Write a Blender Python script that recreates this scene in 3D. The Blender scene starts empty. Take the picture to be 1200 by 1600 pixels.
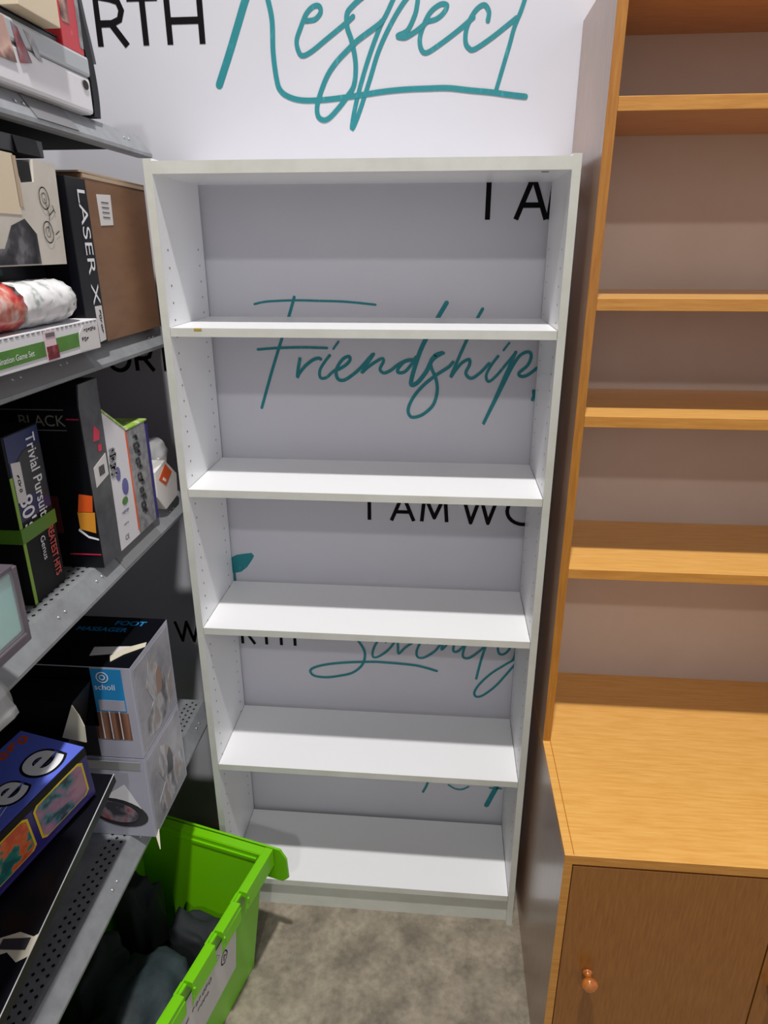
import bpy, math, random
from mathutils import Vector, Matrix
random.seed(7)
C = bpy.context.scene.collection
# ---------------------------------------------------------------- camera
cam_data = bpy.data.cameras.new('camera'); cam = bpy.data.objects.new('camera', cam_data); C.objects.link(cam)
cam_data.sensor_fit = 'HORIZONTAL'; cam_data.sensor_width = 36.0; cam_data.lens = 36*1071.09/1200
cam_data.clip_start = 0.02
cam.location = (0.5674, -1.37686, 1.74718)
cam.rotation_euler = tuple(math.radians(a) for a in (68.8236, 0.0962, 4.9099))
bpy.context.scene.camera = cam
# ---------------------------------------------------------------- world, lamps, exposure
W = bpy.data.worlds.new('world'); bpy.context.scene.world = W; W.use_nodes = True
W.node_tree.nodes['Background'].inputs[0].default_value = (0.93, 0.95, 1.0, 1)
W.node_tree.nodes['Background'].inputs[1].default_value = 0.62
def lamp(name, loc, power, size, col=(1, 0.98, 0.95)):
    d = bpy.data.lights.new(name, 'AREA'); d.shape = 'DISK'; d.size = size; d.energy = power; d.color = col
    o = bpy.data.objects.new(name, d); C.objects.link(o); o.location = loc
    return o
lamp('high_bay_lamp', (0.55, -1.37, 4.95), 160, 0.16)
lamp('high_bay_lamp', (0.70, -5.2, 4.95), 62, 0.20).rotation_euler = (math.radians(35), 0, 0)
vs = bpy.context.scene.view_settings
vs.view_transform = 'Standard'; vs.look = 'None'; vs.exposure = 0.0; vs.gamma = 1; vs.use_curve_mapping = False

# ---------------------------------------------------------------- materials
MATS = {}
def mat(name, col, rough=0.5, metal=0.0, noise=None, bump=None, alpha=1, trans=0, coat=0, spec=0.5):
    """noise=(scale, second colour, low, high[, stretch xyz]); bump=(scale, strength)"""
    m = bpy.data.materials.new(name); m.use_nodes = True; nt = m.node_tree; b = nt.nodes['Principled BSDF']
    b.inputs['Base Color'].default_value = (*col, 1); b.inputs['Roughness'].default_value = rough
    b.inputs['Metallic'].default_value = metal; b.inputs['Coat Weight'].default_value = coat
    b.inputs['Coat Roughness'].default_value = 0.15; b.inputs['Specular IOR Level'].default_value = spec
    if alpha < 1: b.inputs['Alpha'].default_value = alpha
    if trans: b.inputs['Transmission Weight'].default_value = trans
    tc = nt.nodes.new('ShaderNodeTexCoord')
    def nz(scale, stretch, detail=6):
        mp = nt.nodes.new('ShaderNodeMapping'); mp.inputs['Scale'].default_value = stretch
        nt.links.new(tc.outputs['Object'], mp.inputs['Vector'])
        n = nt.nodes.new('ShaderNodeTexNoise'); n.inputs['Scale'].default_value = scale; n.inputs['Detail'].default_value = detail
        n.inputs['Roughness'].default_value = 0.62
        nt.links.new(mp.outputs[0], n.inputs['Vector']); return n
    if noise:
        st = noise[4] if len(noise) > 4 else (1, 1, 1)
        n = nz(noise[0], st); r = nt.nodes.new('ShaderNodeValToRGB')
        r.color_ramp.elements[0].position = noise[2]; r.color_ramp.elements[1].position = noise[3]
        r.color_ramp.elements[0].color = (*noise[1], 1); r.color_ramp.elements[1].color = (*col, 1)
        nt.links.new(n.outputs['Fac'], r.inputs['Fac']); nt.links.new(r.outputs[0], b.inputs['Base Color'])
    if bump:
        n = nz(bump[0], bump[2] if len(bump) > 2 else (1, 1, 1)); bp = nt.nodes.new('ShaderNodeBump')
        bp.inputs['Strength'].default_value = bump[1]; bp.inputs['Distance'].default_value = 0.002
        nt.links.new(n.outputs['Fac'], bp.inputs['Height']); nt.links.new(bp.outputs[0], b.inputs['Normal'])
    MATS[name] = m; return m
def ramp_mat(name, stops, scale, rough=0.4, stretch=(1, 1, 1)):
    """a printed picture: noise pushed through several hard-ish colours"""
    m = mat(name, (1, 1, 1), rough); nt = m.node_tree; b = nt.nodes['Principled BSDF']
    tc = nt.nodes.new('ShaderNodeTexCoord'); mp = nt.nodes.new('ShaderNodeMapping'); mp.inputs['Scale'].default_value = stretch
    n = nt.nodes.new('ShaderNodeTexNoise'); n.inputs['Scale'].default_value = scale; n.inputs['Detail'].default_value = 3
    r = nt.nodes.new('ShaderNodeValToRGB')
    e = r.color_ramp.elements
    while len(e) < len(stops): e.new(0.5)
    for k, (p, c) in enumerate(stops): e[k].position = p; e[k].color = (*c, 1)
    nt.links.new(tc.outputs['Object'], mp.inputs[0]); nt.links.new(mp.outputs[0], n.inputs['Vector'])
    nt.links.new(n.outputs['Fac'], r.inputs[0]); nt.links.new(r.outputs[0], b.inputs['Base Color']); return m
def s(r, g, b):   # sRGB 0-255 to linear
    return tuple((c/255/12.92 if c/255 <= 0.04045 else ((c/255+0.055)/1.055)**2.4) for c in (r, g, b))
wall_m = mat('painted_sign_board', s(201, 200, 208), 0.6, noise=(3, s(197, 196, 204), 0.3, 0.7))
floor_m = mat('concrete', s(162, 151, 134), 0.6, noise=(9, s(118, 110, 97), 0.36, 0.62), bump=(60, 0.25))
_nt = floor_m.node_tree
_n2 = _nt.nodes.new('ShaderNodeTexNoise'); _n2.inputs['Scale'].default_value = 60; _n2.inputs['Detail'].default_value = 8
_r2 = _nt.nodes.new('ShaderNodeValToRGB'); _r2.color_ramp.elements[0].position = 0.33; _r2.color_ramp.elements[1].position = 0.6
_r2.color_ramp.elements[0].color = (0.78, 0.76, 0.73, 1); _r2.color_ramp.elements[1].color = (1, 1, 1, 1)
_mx = _nt.nodes.new('ShaderNodeMix'); _mx.data_type = 'RGBA'; _mx.blend_type = 'MULTIPLY'; _mx.inputs[0].default_value = 1
_src = _nt.nodes['Principled BSDF'].inputs['Base Color'].links[0].from_socket
_tc = _nt.nodes.new('ShaderNodeTexCoord'); _nt.links.new(_tc.outputs['Object'], _n2.inputs['Vector'])
_nt.links.new(_n2.outputs['Fac'], _r2.inputs[0]); _nt.links.new(_src, _mx.inputs[6]); _nt.links.new(_r2.outputs[0], _mx.inputs[7])
_nt.links.new(_mx.outputs[2], _nt.nodes['Principled BSDF'].inputs['Base Color'])
teal_m = mat('teal_paint', s(22, 124, 132), 0.6, noise=(140, s(56, 148, 154), 0.30, 0.42, (1, 1, 0.25)))
ink_m = mat('black_paint', s(12, 8, 12), 0.8, spec=0.15)
mel_m = mat('white_melamine', s(238, 238, 240), 0.34, bump=(300, 0.05))
edge_m = mat('white_edge_band', s(208, 209, 202), 0.4, noise=(12, s(200, 200, 191), 0.35, 0.6))
hole_m = mat('dark_hole', s(45, 40, 36), 0.9)
gap_m = mat('scuff_yellow', s(176, 150, 40), 0.6)
def wood(name, c1, c2, stretch, rough=0.35, coat=0.3, scale=14):
    return mat(name, c1, rough, noise=(scale, c2, 0.3, 0.66, stretch), coat=coat, bump=(scale*3, 0.06, stretch))
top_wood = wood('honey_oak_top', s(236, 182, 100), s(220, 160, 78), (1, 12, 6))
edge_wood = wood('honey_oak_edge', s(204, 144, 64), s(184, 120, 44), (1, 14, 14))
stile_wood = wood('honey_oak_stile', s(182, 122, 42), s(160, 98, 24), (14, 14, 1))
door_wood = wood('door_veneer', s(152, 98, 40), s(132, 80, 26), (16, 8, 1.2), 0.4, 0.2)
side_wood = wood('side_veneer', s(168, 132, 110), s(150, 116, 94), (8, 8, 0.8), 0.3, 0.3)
back_board = mat('mauve_back_board', s(200, 182, 170), 0.5, noise=(4, s(192, 172, 158), 0.3, 0.7))
knob_wood = wood('turned_knob_wood', s(196, 116, 46), s(160, 84, 26), (3, 3, 3), 0.25, 0.6)
steel_m = mat('grey_painted_steel', s(150, 153, 156), 0.42, 0.25, noise=(30, s(132, 134, 138), 0.3, 0.7))
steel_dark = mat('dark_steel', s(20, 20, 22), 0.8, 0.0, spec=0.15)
strip_m = mat('grey_lip_strip', s(112, 112, 114), 0.4)
rivet_m = mat('rivet', s(190, 192, 196), 0.25, 0.7)
black_m = mat('black_card', s(16, 16, 19), 0.5, spec=0.25)
black2_m = mat('black_gloss_card', s(13, 14, 20), 0.3, spec=0.3)
char_m = mat('charcoal_card', s(48, 48, 52), 0.4)
kraft_m = mat('brown_cardboard', s(136, 100, 74), 0.6, noise=(10, s(120, 86, 60), 0.3, 0.7, (1, 1, 3)))
kraft_in = mat('cardboard_flap', s(182, 160, 136), 0.7)
cream_m = mat('cream_card', s(216, 200, 172), 0.6)
beige_m = mat('beige_card', s(206, 200, 190), 0.6, noise=(12, s(192, 184, 172), 0.3, 0.7))
white_m = mat('white_card', s(224, 222, 226), 0.45)
greyw_m = mat('pale_grey_card', s(188, 190, 192), 0.4)
lid_m = mat('grey_plastic_lid', s(176, 180, 184), 0.3)
red_m = mat('red_card', s(196, 52, 62), 0.4, noise=(25, s(214, 130, 120), 0.3, 0.42))
green_m = mat('green_print', s(88, 140, 52), 0.4, noise=(30, s(70, 116, 48), 0.3, 0.7))
strap_green = mat('green_strap', s(88, 132, 40), 0.35)
lime_m = mat('lime_print', s(150, 190, 70), 0.4, noise=(60, s(225, 225, 190), 0.38, 0.5))
purple_m = mat('purple_print', s(84, 82, 150), 0.4)
navy_m = mat('navy_print', s(36, 44, 92), 0.35)
sil_m = mat('silver_print', s(150, 150, 152), 0.35, noise=(60, s(110, 108, 112), 0.35, 0.6))
orange_m = mat('orange_print', s(226, 92, 34), 0.4)
amber_m = mat('amber_print', s(224, 150, 50), 0.4)
redpt_m = mat('red_print', s(222, 96, 88), 0.4)
crimson_m = mat('crimson_print', s(200, 40, 70), 0.4)
blue_m = mat('blue_card', s(100, 116, 222), 0.3, noise=(9, s(92, 108, 212), 0.3, 0.7))
dblue_m = mat('indigo_card', s(52, 44, 120), 0.3)
sky_m = mat('sky_blue_print', s(40, 138, 200), 0.35)
yel_m = mat('yellow_print', s(226, 196, 40), 0.35)
whitep_m = mat('white_print', s(236, 236, 240), 0.4)
lav_m = mat('lavender_card', s(172, 172, 186), 0.4, noise=(6, s(160, 160, 175), 0.3, 0.7))
label_m = mat('label_paper', s(214, 210, 210), 0.6)
inkg_m = mat('grey_ink', s(105, 100, 100), 0.6)
paperm = mat('torn_paper', s(208, 200, 180), 0.8)
crate_m = mat('lime_green_plastic', s(118, 202, 10), 0.3, bump=(120, 0.04))
cloth_m = mat('dark_teal_cloth', s(46, 60, 64), 0.7, noise=(9, s(26, 34, 38), 0.36, 0.6), bump=(18, 1.0))
cloth2_m = mat('black_cloth', s(30, 34, 38), 0.8, bump=(14, 0.6))
clear_m = mat('clear_plastic', (0.95, 0.97, 0.97), 0.08, trans=0.0, alpha=0.12, spec=0.5)
film_m = mat('clear_film', (0.95, 0.95, 0.95), 0.12, alpha=0.32, spec=0.9, bump=(30, 0.8))
teal_toy = mat('pale_teal_fabric', s(128, 188, 182), 0.7, noise=(8, s(170, 205, 200), 0.3, 0.6))
smoke_m = mat('smoked_plastic', s(92, 84, 92), 0.25)
photo_face = ramp_mat('portrait_print', [(0.36, s(70, 52, 50)), (0.45, s(150, 110, 98)), (0.52, s(214, 176, 160)), (0.62, s(190, 150, 138))], 18)
photo_grey = ramp_mat('grey_photo_print', [(0.34, s(90, 86, 90)), (0.43, s(140, 136, 140)), (0.5, s(180, 180, 184)), (0.6, s(150, 138, 134))], 16, stretch=(1, 1.6, 0.8))
photo_brown = ramp_mat('wood_photo_print', [(0.35, s(90, 58, 44)), (0.5, s(150, 108, 88)), (0.62, s(70, 46, 38))], 26, stretch=(1.6, 1.6, 0.05))
photo_toy = ramp_mat('toy_photo_print', [(0.36, s(40, 60, 80)), (0.44, s(70, 130, 140)), (0.5, s(150, 110, 140)), (0.62, s(170, 130, 150))], 30)
photo_toy2 = ramp_mat('orange_toy_print', [(0.38, s(30, 90, 90)), (0.48, s(40, 130, 120)), (0.53, s(220, 110, 60)), (0.64, s(200, 80, 50))], 30)
photo_dark = ramp_mat('dark_photo_print', [(0.36, s(20, 20, 24)), (0.5, s(60, 58, 62)), (0.62, s(110, 108, 112))], 30)
photo_red = ramp_mat('red_photo_print', [(0.36, s(60, 58, 66)), (0.47, s(130, 120, 128)), (0.53, s(150, 60, 66)), (0.62, s(70, 56, 62))], 22)
packet_m = ramp_mat('white_packet_print', [(0.36, s(150, 160, 154)), (0.45, s(214, 214, 214)), (0.6, s(232, 230, 232))], 40, 0.25)

# ---------------------------------------------------------------- builders
class MB:
    def __init__(self): self.v = []; self.f = []; self.mi = []
    def face(self, pts, k=0):
        b = len(self.v); self.v += [tuple(p) for p in pts]; self.f.append(tuple(range(b, b+len(pts)))); self.mi.append(k); return self
    def hexa(self, p, k=0, top=None):   # p: 4 bottom (ccw from above), 4 top
        b = len(self.v); self.v += [tuple(q) for q in p]
        F = [(3, 2, 1, 0), (4, 5, 6, 7), (0, 1, 5, 4), (1, 2, 6, 5), (2, 3, 7, 6), (3, 0, 4, 7)]
        for i, q in enumerate(F): self.f.append(tuple(b+j for j in q)); self.mi.append(top if (top is not None and i == 1) else k)
        return self
    def box(self, x0, x1, y0, y1, z0, z1, k=0, top=None):
        return self.hexa([(x0, y0, z0), (x1, y0, z0), (x1, y1, z0), (x0, y1, z0), (x0, y0, z1), (x1, y0, z1), (x1, y1, z1), (x0, y1, z1)], k, top)
    def obox(self, o, a, b_, c, k=0):   # origin + three edge vectors (right handed)
        o, a, b_, c = map(Vector, (o, a, b_, c))
        return self.hexa([o, o+a, o+a+b_, o+b_, o+c, o+a+c, o+a+b_+c, o+b_+c], k)
    def prism(self, poly, d, k=0):      # poly of 3d points (ccw seen against d), extruded by vector d
        d = Vector(d); n = len(poly); b = len(self.v); P = [Vector(q) for q in poly]
        self.v += [tuple(q) for q in P] + [tuple(q+d) for q in P]
        self.f.append(tuple(b+n-1-i for i in range(n))); self.mi.append(k)
        self.f.append(tuple(b+n+i for i in range(n))); self.mi.append(k)
        for i in range(n):
            j = (i+1) % n; self.f.append((b+i, b+j, b+n+j, b+n+i)); self.mi.append(k)
        return self
    def rings(self, R, k=0, cap=True):
        b = len(self.v); n = len(R[0])
        for r in R: self.v += [tuple(q) for q in r]
        for a in range(len(R)-1):
            for i in range(n):
                j = (i+1) % n; self.f.append((b+a*n+i, b+a*n+j, b+(a+1)*n+j, b+(a+1)*n+i)); self.mi.append(k)
        if cap:
            self.f.append(tuple(b+n-1-i for i in range(n))); self.mi.append(k)
            self.f.append(tuple(b+(len(R)-1)*n+i for i in range(n))); self.mi.append(k)
        return self
    def build(self, name, mats, parent=None, bevel=0, smooth=False, recalc=True):
        me = bpy.data.meshes.new(name); me.from_pydata(self.v, [], self.f)
        for m in (mats if isinstance(mats, (list, tuple)) else [mats]): me.materials.append(m)
        for p, k in zip(me.polygons, self.mi): p.material_index = k; p.use_smooth = smooth
        if recalc:
            import bmesh
            bm = bmesh.new(); bm.from_mesh(me)
            if bevel or smooth: bmesh.ops.remove_doubles(bm, verts=bm.verts, dist=1e-6)
            bmesh.ops.recalc_face_normals(bm, faces=bm.faces); bm.to_mesh(me); bm.free()
        o = bpy.data.objects.new(name, me); C.objects.link(o); o.parent = parent
        if bevel:
            md = o.modifiers.new('bevel', 'BEVEL'); md.width = bevel; md.segments = 2; md.limit_method = 'ANGLE'; md.angle_limit = 0.7
        return o
def thing(name, label, cat, loc=(0, 0, 0), rot=(0, 0, 0), group=None):
    o = bpy.data.objects.new(name, None); C.objects.link(o); o.location = loc; o.rotation_euler = rot
    o.empty_display_size = 0.05
    o['label'] = label; o['category'] = cat
    if group: o['group'] = group
    return o
def struct(o): o['kind'] = 'structure'; return o
def smooth_path(P, n=7):
    if len(P) < 3:
        return [tuple(P[0][k]+(P[1][k]-P[0][k])*i/n for k in range(len(P[0]))) for i in range(n+1)]
    out = []
    Q = [P[0]] + list(P) + [P[-1]]
    for i in range(1, len(Q)-2):
        p0, p1, p2, p3 = Q[i-1:i+3]
        for j in range(n):
            t = j/n
            out.append(tuple(0.5*(2*p1[k]+(p2[k]-p0[k])*t+(2*p0[k]-5*p1[k]+4*p2[k]-p3[k])*t*t+(3*p1[k]-p0[k]-3*p2[k]+p3[k])*t**3) for k in range(len(p1))))
    out.append(tuple(P[-1])); return out
def ribbon(mb, path, w, to3, k=0, smooth=True, cap=True, flip=False):
    """flat brush line: path in 2D, to3 maps (a, b) to a point"""
    _o = Vector(to3(0, 0)); nv = (Vector(to3(1, 0))-_o).cross(Vector(to3(0, 1))-_o).normalized()*(-4e-6 if flip else 4e-6)
    _f = to3; cnt = [len(mb.f) % 40]
    def to3(a, b): return Vector(_f(a, b))+nv*cnt[0]
    P = smooth_path(path) if smooth else list(path)
    L, R = [], []
    n = len(P)
    for i in range(n):
        a = P[max(i-1, 0)]; b = P[min(i+1, n-1)]; dx, dz = b[0]-a[0], b[1]-a[1]; l = math.hypot(dx, dz) or 1
        nx, nz = -dz/l*w/2, dx/l*w/2
        L.append((P[i][0]+nx, P[i][1]+nz)); R.append((P[i][0]-nx, P[i][1]-nz))
    for i in range(n-1):
        cnt[0] += 1; mb.face([to3(*R[i]), to3(*R[i+1]), to3(*L[i+1]), to3(*L[i])], k)
    if cap:
        for c in (P[0], P[-1]):
            cnt[0] += 1
            mb.face([to3(c[0]+w/2*math.cos(t*math.pi/5), c[1]+w/2*math.sin(t*math.pi/5)) for t in range(10)], k)
GL = {'I': [[(0, 0), (0, 1)]], 'A': [[(0, 0), (.45, 1), (.9, 0)], [(.16, .34), (.74, .34)]], 'M': [[(0, 0), (.1, 1), (.5, .15), (.9, 1), (1, 0)]],
      'W': [[(0, 1), (.28, 0), (.56, 1), (.84, 0), (1.12, 1)]], 'O': [[(.5+.5*math.cos(t*math.pi/12), .5+.5*math.sin(t*math.pi/12)) for t in range(25)]],
      'R': [[(0, 0), (0, 1), (.35, 1), (.55, .93), (.62, .75), (.55, .56), (.35, .48), (0, .48)], [(.32, .48), (.68, 0)]],
      'T': [[(.36, 0), (.36, 1)], [(0, 1), (.72, 1)]], 'H': [[(0, 0), (0, 1)], [(.78, 0), (.78, 1)], [(0, .5), (.78, .5)]]}
def print_text(txt, size, o, xd, yd, m, parent, name='lettering', bold=0.0, sx=1.0):
    cu = bpy.data.curves.new('t', 'FONT'); cu.body = txt; cu.size = size; cu.offset = bold*size
    ob = bpy.data.objects.new('t', cu); C.objects.link(ob)
    dg = bpy.context.evaluated_depsgraph_get(); me = bpy.data.meshes.new_from_object(ob.evaluated_get(dg))
    bpy.data.objects.remove(ob); bpy.data.curves.remove(cu)
    o, xd, yd = Vector(o), Vector(xd).normalized(), Vector(yd).normalized()
    for v in me.vertices: v.co = o + xd*v.co.x*sx + yd*v.co.y
    me.name = name; me.materials.clear(); me.materials.append(m)
    r = bpy.data.objects.new(name, me); C.objects.link(r); r.parent = parent; return r
def patch(name, m, parent, pts, n, t=0.0006):
    """thin printed or glued sheet; pts ccw seen from the side n points to"""
    n = Vector(n).normalized()*t
    return MB().prism([Vector(p)+n*0.2 for p in pts], n, 0).build(name, m, parent)
def scribble(parent, o, xd, yd, w, h, m, n=5, name='printed_text_line'):
    """a line of print too small to read"""
    o, xd, yd = Vector(o), Vector(xd).normalized(), Vector(yd).normalized(); mb = MB(); rnd = random.Random(int(w*1e5)+n)
    for i in range(n):
        a = w*(i+.1)/n; b = w*(i+.1+rnd.uniform(.45, .8))/n
        k1 = h*rnd.uniform(0, .25); k2 = h*rnd.uniform(.7, 1)
        P = [o+xd*a+yd*k1, o+xd*b+yd*(k1+h*.1), o+xd*b+yd*k2, o+xd*a+yd*(k2-h*.15)]
        q = h*.22
        for u, v in ((P[0], P[1]), (P[1], P[2]), (P[3], P[2]), (P[0], P[3])) if i % 2 else ((P[0], P[3]), (P[3], P[2]), (P[0]+yd*h*.4, P[1]+yd*h*.4)):
            d_ = (v-u).normalized(); nn = xd.cross(yd).normalized(); sd = nn.cross(d_)*q/2
            mb.face([u-sd, v-sd, v+sd, u+sd])
    return mb.build(name, m, parent, recalc=False)
def xrect(x, y0, y1, z0, z1): return [(x, y0, z0), (x, y1, z0), (x, y1, z1), (x, y0, z1)]
def yrect(y, x0, x1, z0, z1): return [(x0, y, z0), (x1, y, z0), (x1, y, z1), (x0, y, z1)]
PX = (1, 0, 0); NY = (0, -1, 0); UP = (0, 0, 1)

# ---------------------------------------------------------------- the setting
struct(MB().box(-2.6, 4.5, -9.0, 0.40, -0.05, 0).build('floor', floor_m))
struct(MB().box(-2.6, -2.5, -9.0, 0.36, 0, 5.3).build('wall_left', mat('warehouse_wall', s(120, 118, 116), .7)))
struct(MB().box(-2.6, 4.5, -9.0, 0.36, 5.3, 5.4).build('ceiling', mat('warehouse_ceiling', s(96, 96, 98), .8)))
wall = struct(MB().box(-2.6, 4.5, 0.26, 0.36, 0, 5.3).build('wall_back', wall_m))
STROKES = {
 'respect': [
  (0.0154, [(0.179,2.275), (0.162,2.242), (0.146,2.212), (0.126,2.167), (0.105,2.120), (0.079,2.065)]),
  (0.0104, [(0.179,2.275), (0.187,2.238), (0.193,2.211), (0.199,2.175), (0.198,2.120), (0.203,2.070), (0.211,2.051), (0.229,2.040), (0.256,2.034), (0.299,2.034), (0.347,2.038), (0.383,2.042), (0.427,2.047), (0.471,2.050), (0.520,2.051), (0.560,2.051), (0.606,2.046), (0.648,2.042), (0.684,2.037), (0.718,2.033)]),
  (0.0091, [(0.269,2.174), (0.287,2.176), (0.299,2.187), (0.297,2.198), (0.285,2.198), (0.270,2.186), (0.258,2.164), (0.248,2.140), (0.252,2.120), (0.261,2.114), (0.280,2.122), (0.309,2.141), (0.350,2.168), (0.365,2.179)]),
  (0.0098, [(0.384,2.211), (0.366,2.198), (0.353,2.184), (0.353,2.161), (0.362,2.136), (0.369,2.097), (0.365,2.060), (0.351,2.040), (0.333,2.020), (0.312,2.001), (0.298,1.997), (0.287,2.006), (0.288,2.030), (0.307,2.073), (0.328,2.100), (0.353,2.122), (0.375,2.139), (0.415,2.163), (0.424,2.170)]),
  (0.0091, [(0.451,2.215), (0.434,2.184), (0.418,2.157), (0.392,2.097), (0.369,2.028), (0.359,1.980), (0.373,2.005), (0.397,2.066), (0.418,2.122), (0.449,2.176), (0.479,2.212), (0.494,2.210), (0.493,2.191), (0.488,2.175), (0.475,2.153), (0.455,2.144), (0.470,2.141), (0.486,2.148), (0.501,2.157), (0.515,2.168)]),
  (0.0091, [(0.515,2.167), (0.533,2.171), (0.547,2.181), (0.553,2.193), (0.540,2.195), (0.520,2.182), (0.506,2.158), (0.500,2.137), (0.504,2.119), (0.515,2.114), (0.540,2.127), (0.576,2.150), (0.606,2.172)]),
  (0.0091, [(0.635,2.166), (0.636,2.181), (0.626,2.192), (0.609,2.182), (0.594,2.156), (0.592,2.132), (0.599,2.120), (0.611,2.118), (0.643,2.136), (0.671,2.155), (0.691,2.169)]),
  (0.0084, [(0.711,2.219), (0.700,2.183), (0.688,2.154), (0.681,2.127), (0.670,2.088), (0.657,2.042)]),
 ],
 'friendship': [
  (0.0052, [(0.123,1.622), (0.154,1.628), (0.219,1.631), (0.278,1.630), (0.326,1.629), (0.367,1.626), (0.407,1.622)]),
  (0.0072, [(0.218,1.638), (0.202,1.592), (0.181,1.537), (0.155,1.467), (0.124,1.377)]),
  (0.006, [(0.124,1.518), (0.174,1.522), (0.236,1.524), (0.291,1.523)]),
  (0.008, [(0.225,1.497), (0.220,1.475), (0.217,1.454), (0.222,1.463), (0.237,1.480), (0.255,1.494), (0.269,1.499), (0.275,1.497)]),
  (0.0072, [(0.297,1.506), (0.284,1.490), (0.272,1.470), (0.273,1.453), (0.287,1.453), (0.303,1.467), (0.317,1.476)]),
  (0.0053, [(0.319,1.538), (0.306,1.521)]),
  (0.008, [(0.317,1.473), (0.334,1.483), (0.345,1.495), (0.343,1.504), (0.329,1.498), (0.316,1.481), (0.311,1.463), (0.317,1.449), (0.331,1.448), (0.349,1.459), (0.370,1.477), (0.399,1.509)]),
  (0.0075, [(0.402,1.510), (0.388,1.489), (0.373,1.466), (0.388,1.479), (0.408,1.493), (0.422,1.500), (0.425,1.493), (0.417,1.475), (0.426,1.466), (0.442,1.472), (0.460,1.486), (0.479,1.496), (0.495,1.498)]),
  (0.008, [(0.495,1.498), (0.475,1.493), (0.461,1.478), (0.460,1.468), (0.475,1.469), (0.490,1.485), (0.502,1.504)]),
  (0.0105, [(0.570,1.627), (0.548,1.589), (0.519,1.535), (0.502,1.489), (0.491,1.442), (0.506,1.444), (0.527,1.471), (0.541,1.499), (0.562,1.514)]),
  (0.008, [(0.566,1.514), (0.550,1.511), (0.537,1.496), (0.539,1.479), (0.550,1.454), (0.554,1.426), (0.547,1.395), (0.532,1.376), (0.512,1.363), (0.492,1.361), (0.485,1.379), (0.496,1.407), (0.518,1.435), (0.547,1.460), (0.578,1.481), (0.589,1.493)]),
  (0.0075, [(0.652,1.614), (0.637,1.585), (0.615,1.535), (0.598,1.493), (0.585,1.459), (0.596,1.475), (0.610,1.492), (0.626,1.500), (0.628,1.488), (0.620,1.468), (0.633,1.456), (0.653,1.469), (0.673,1.491)]),
  (0.0068, [(0.693,1.508), (0.679,1.488), (0.668,1.464), (0.674,1.449), (0.691,1.462), (0.712,1.489), (0.731,1.514)]),
  (0.0053, [(0.717,1.539), (0.705,1.522)]),
  (0.0075, [(0.733,1.518), (0.713,1.466), (0.694,1.415), (0.667,1.347), (0.679,1.374), (0.695,1.410), (0.710,1.445), (0.727,1.484), (0.743,1.510), (0.761,1.519), (0.769,1.510), (0.763,1.489), (0.744,1.470), (0.750,1.462), (0.765,1.466), (0.784,1.482)]),
  (0.009, [(0.781,1.428), (0.783,1.418), (0.780,1.408)]),
 ],
 'serenity': [
  (0.0076, [(0.319,0.776), (0.336,0.746), (0.354,0.723), (0.369,0.696), (0.371,0.671), (0.361,0.643), (0.334,0.618), (0.297,0.606), (0.260,0.599), (0.226,0.602), (0.214,0.616), (0.224,0.629), (0.261,0.642), (0.320,0.652), (0.389,0.658), (0.429,0.658), (0.506,0.654), (0.542,0.647), (0.573,0.638)]),
  (0.0068, [(0.430,0.724), (0.422,0.740), (0.407,0.725), (0.395,0.698), (0.394,0.675), (0.409,0.676), (0.434,0.696), (0.454,0.724), (0.462,0.740), (0.464,0.712), (0.466,0.689), (0.484,0.709), (0.507,0.728), (0.519,0.735)]),
  (0.0068, [(0.546,0.726), (0.536,0.740), (0.524,0.723), (0.516,0.698), (0.520,0.680), (0.539,0.681), (0.567,0.703), (0.588,0.735), (0.585,0.708), (0.602,0.729), (0.619,0.740), (0.617,0.707), (0.631,0.706), (0.651,0.732)]),
  (0.0068, [(0.657,0.746), (0.646,0.713), (0.645,0.688), (0.661,0.685), (0.687,0.707), (0.713,0.739)]),
  (0.0072, [(0.722,0.825), (0.709,0.745), (0.695,0.683), (0.684,0.619)]),
  (0.0068, [(0.743,0.755), (0.738,0.722), (0.745,0.702), (0.763,0.709), (0.785,0.749), (0.784,0.692), (0.762,0.670), (0.725,0.639), (0.695,0.603), (0.681,0.574), (0.687,0.559), (0.706,0.565), (0.738,0.597), (0.764,0.635), (0.790,0.676)]),
 ],
 'fourth': [
  (0.0076, [(0.563,0.272), (0.554,0.232), (0.543,0.204)]),
  (0.0057, [(0.619,0.237), (0.639,0.224), (0.660,0.223), (0.679,0.235)]),
  (0.0152, [(0.775,0.276), (0.756,0.224), (0.736,0.168)]),
  (0.0057, [(0.742,0.235), (0.776,0.235)]),
 ],
}
def on_wall(k): return lambda a, b: (a, 0.2594-0.0001*k, b)
for w in ('respect', 'friendship', 'serenity', 'fourth'):
    mb = MB()
    for i, (wd, pts) in enumerate(STROKES[w]): ribbon(mb, pts, wd, on_wall(i % 4))
    mb.build('script_lettering', teal_m, wall, recalc=False)
mb = MB()
mb.face([on_wall(0)(a, b) for a, b in [(0.005, .962), (0.028, .975), (.05, .979), (.069, .982), (.076, .974), (.069, .961), (.054, .939), (.037, .925), (.02, .921), (.005, .924)]][::-1])
ribbon(mb, [(.018, .921), (.018, .897)], .006, on_wall(1))
mb.build('painted_leaf', teal_m, wall, recalc=False)
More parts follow.
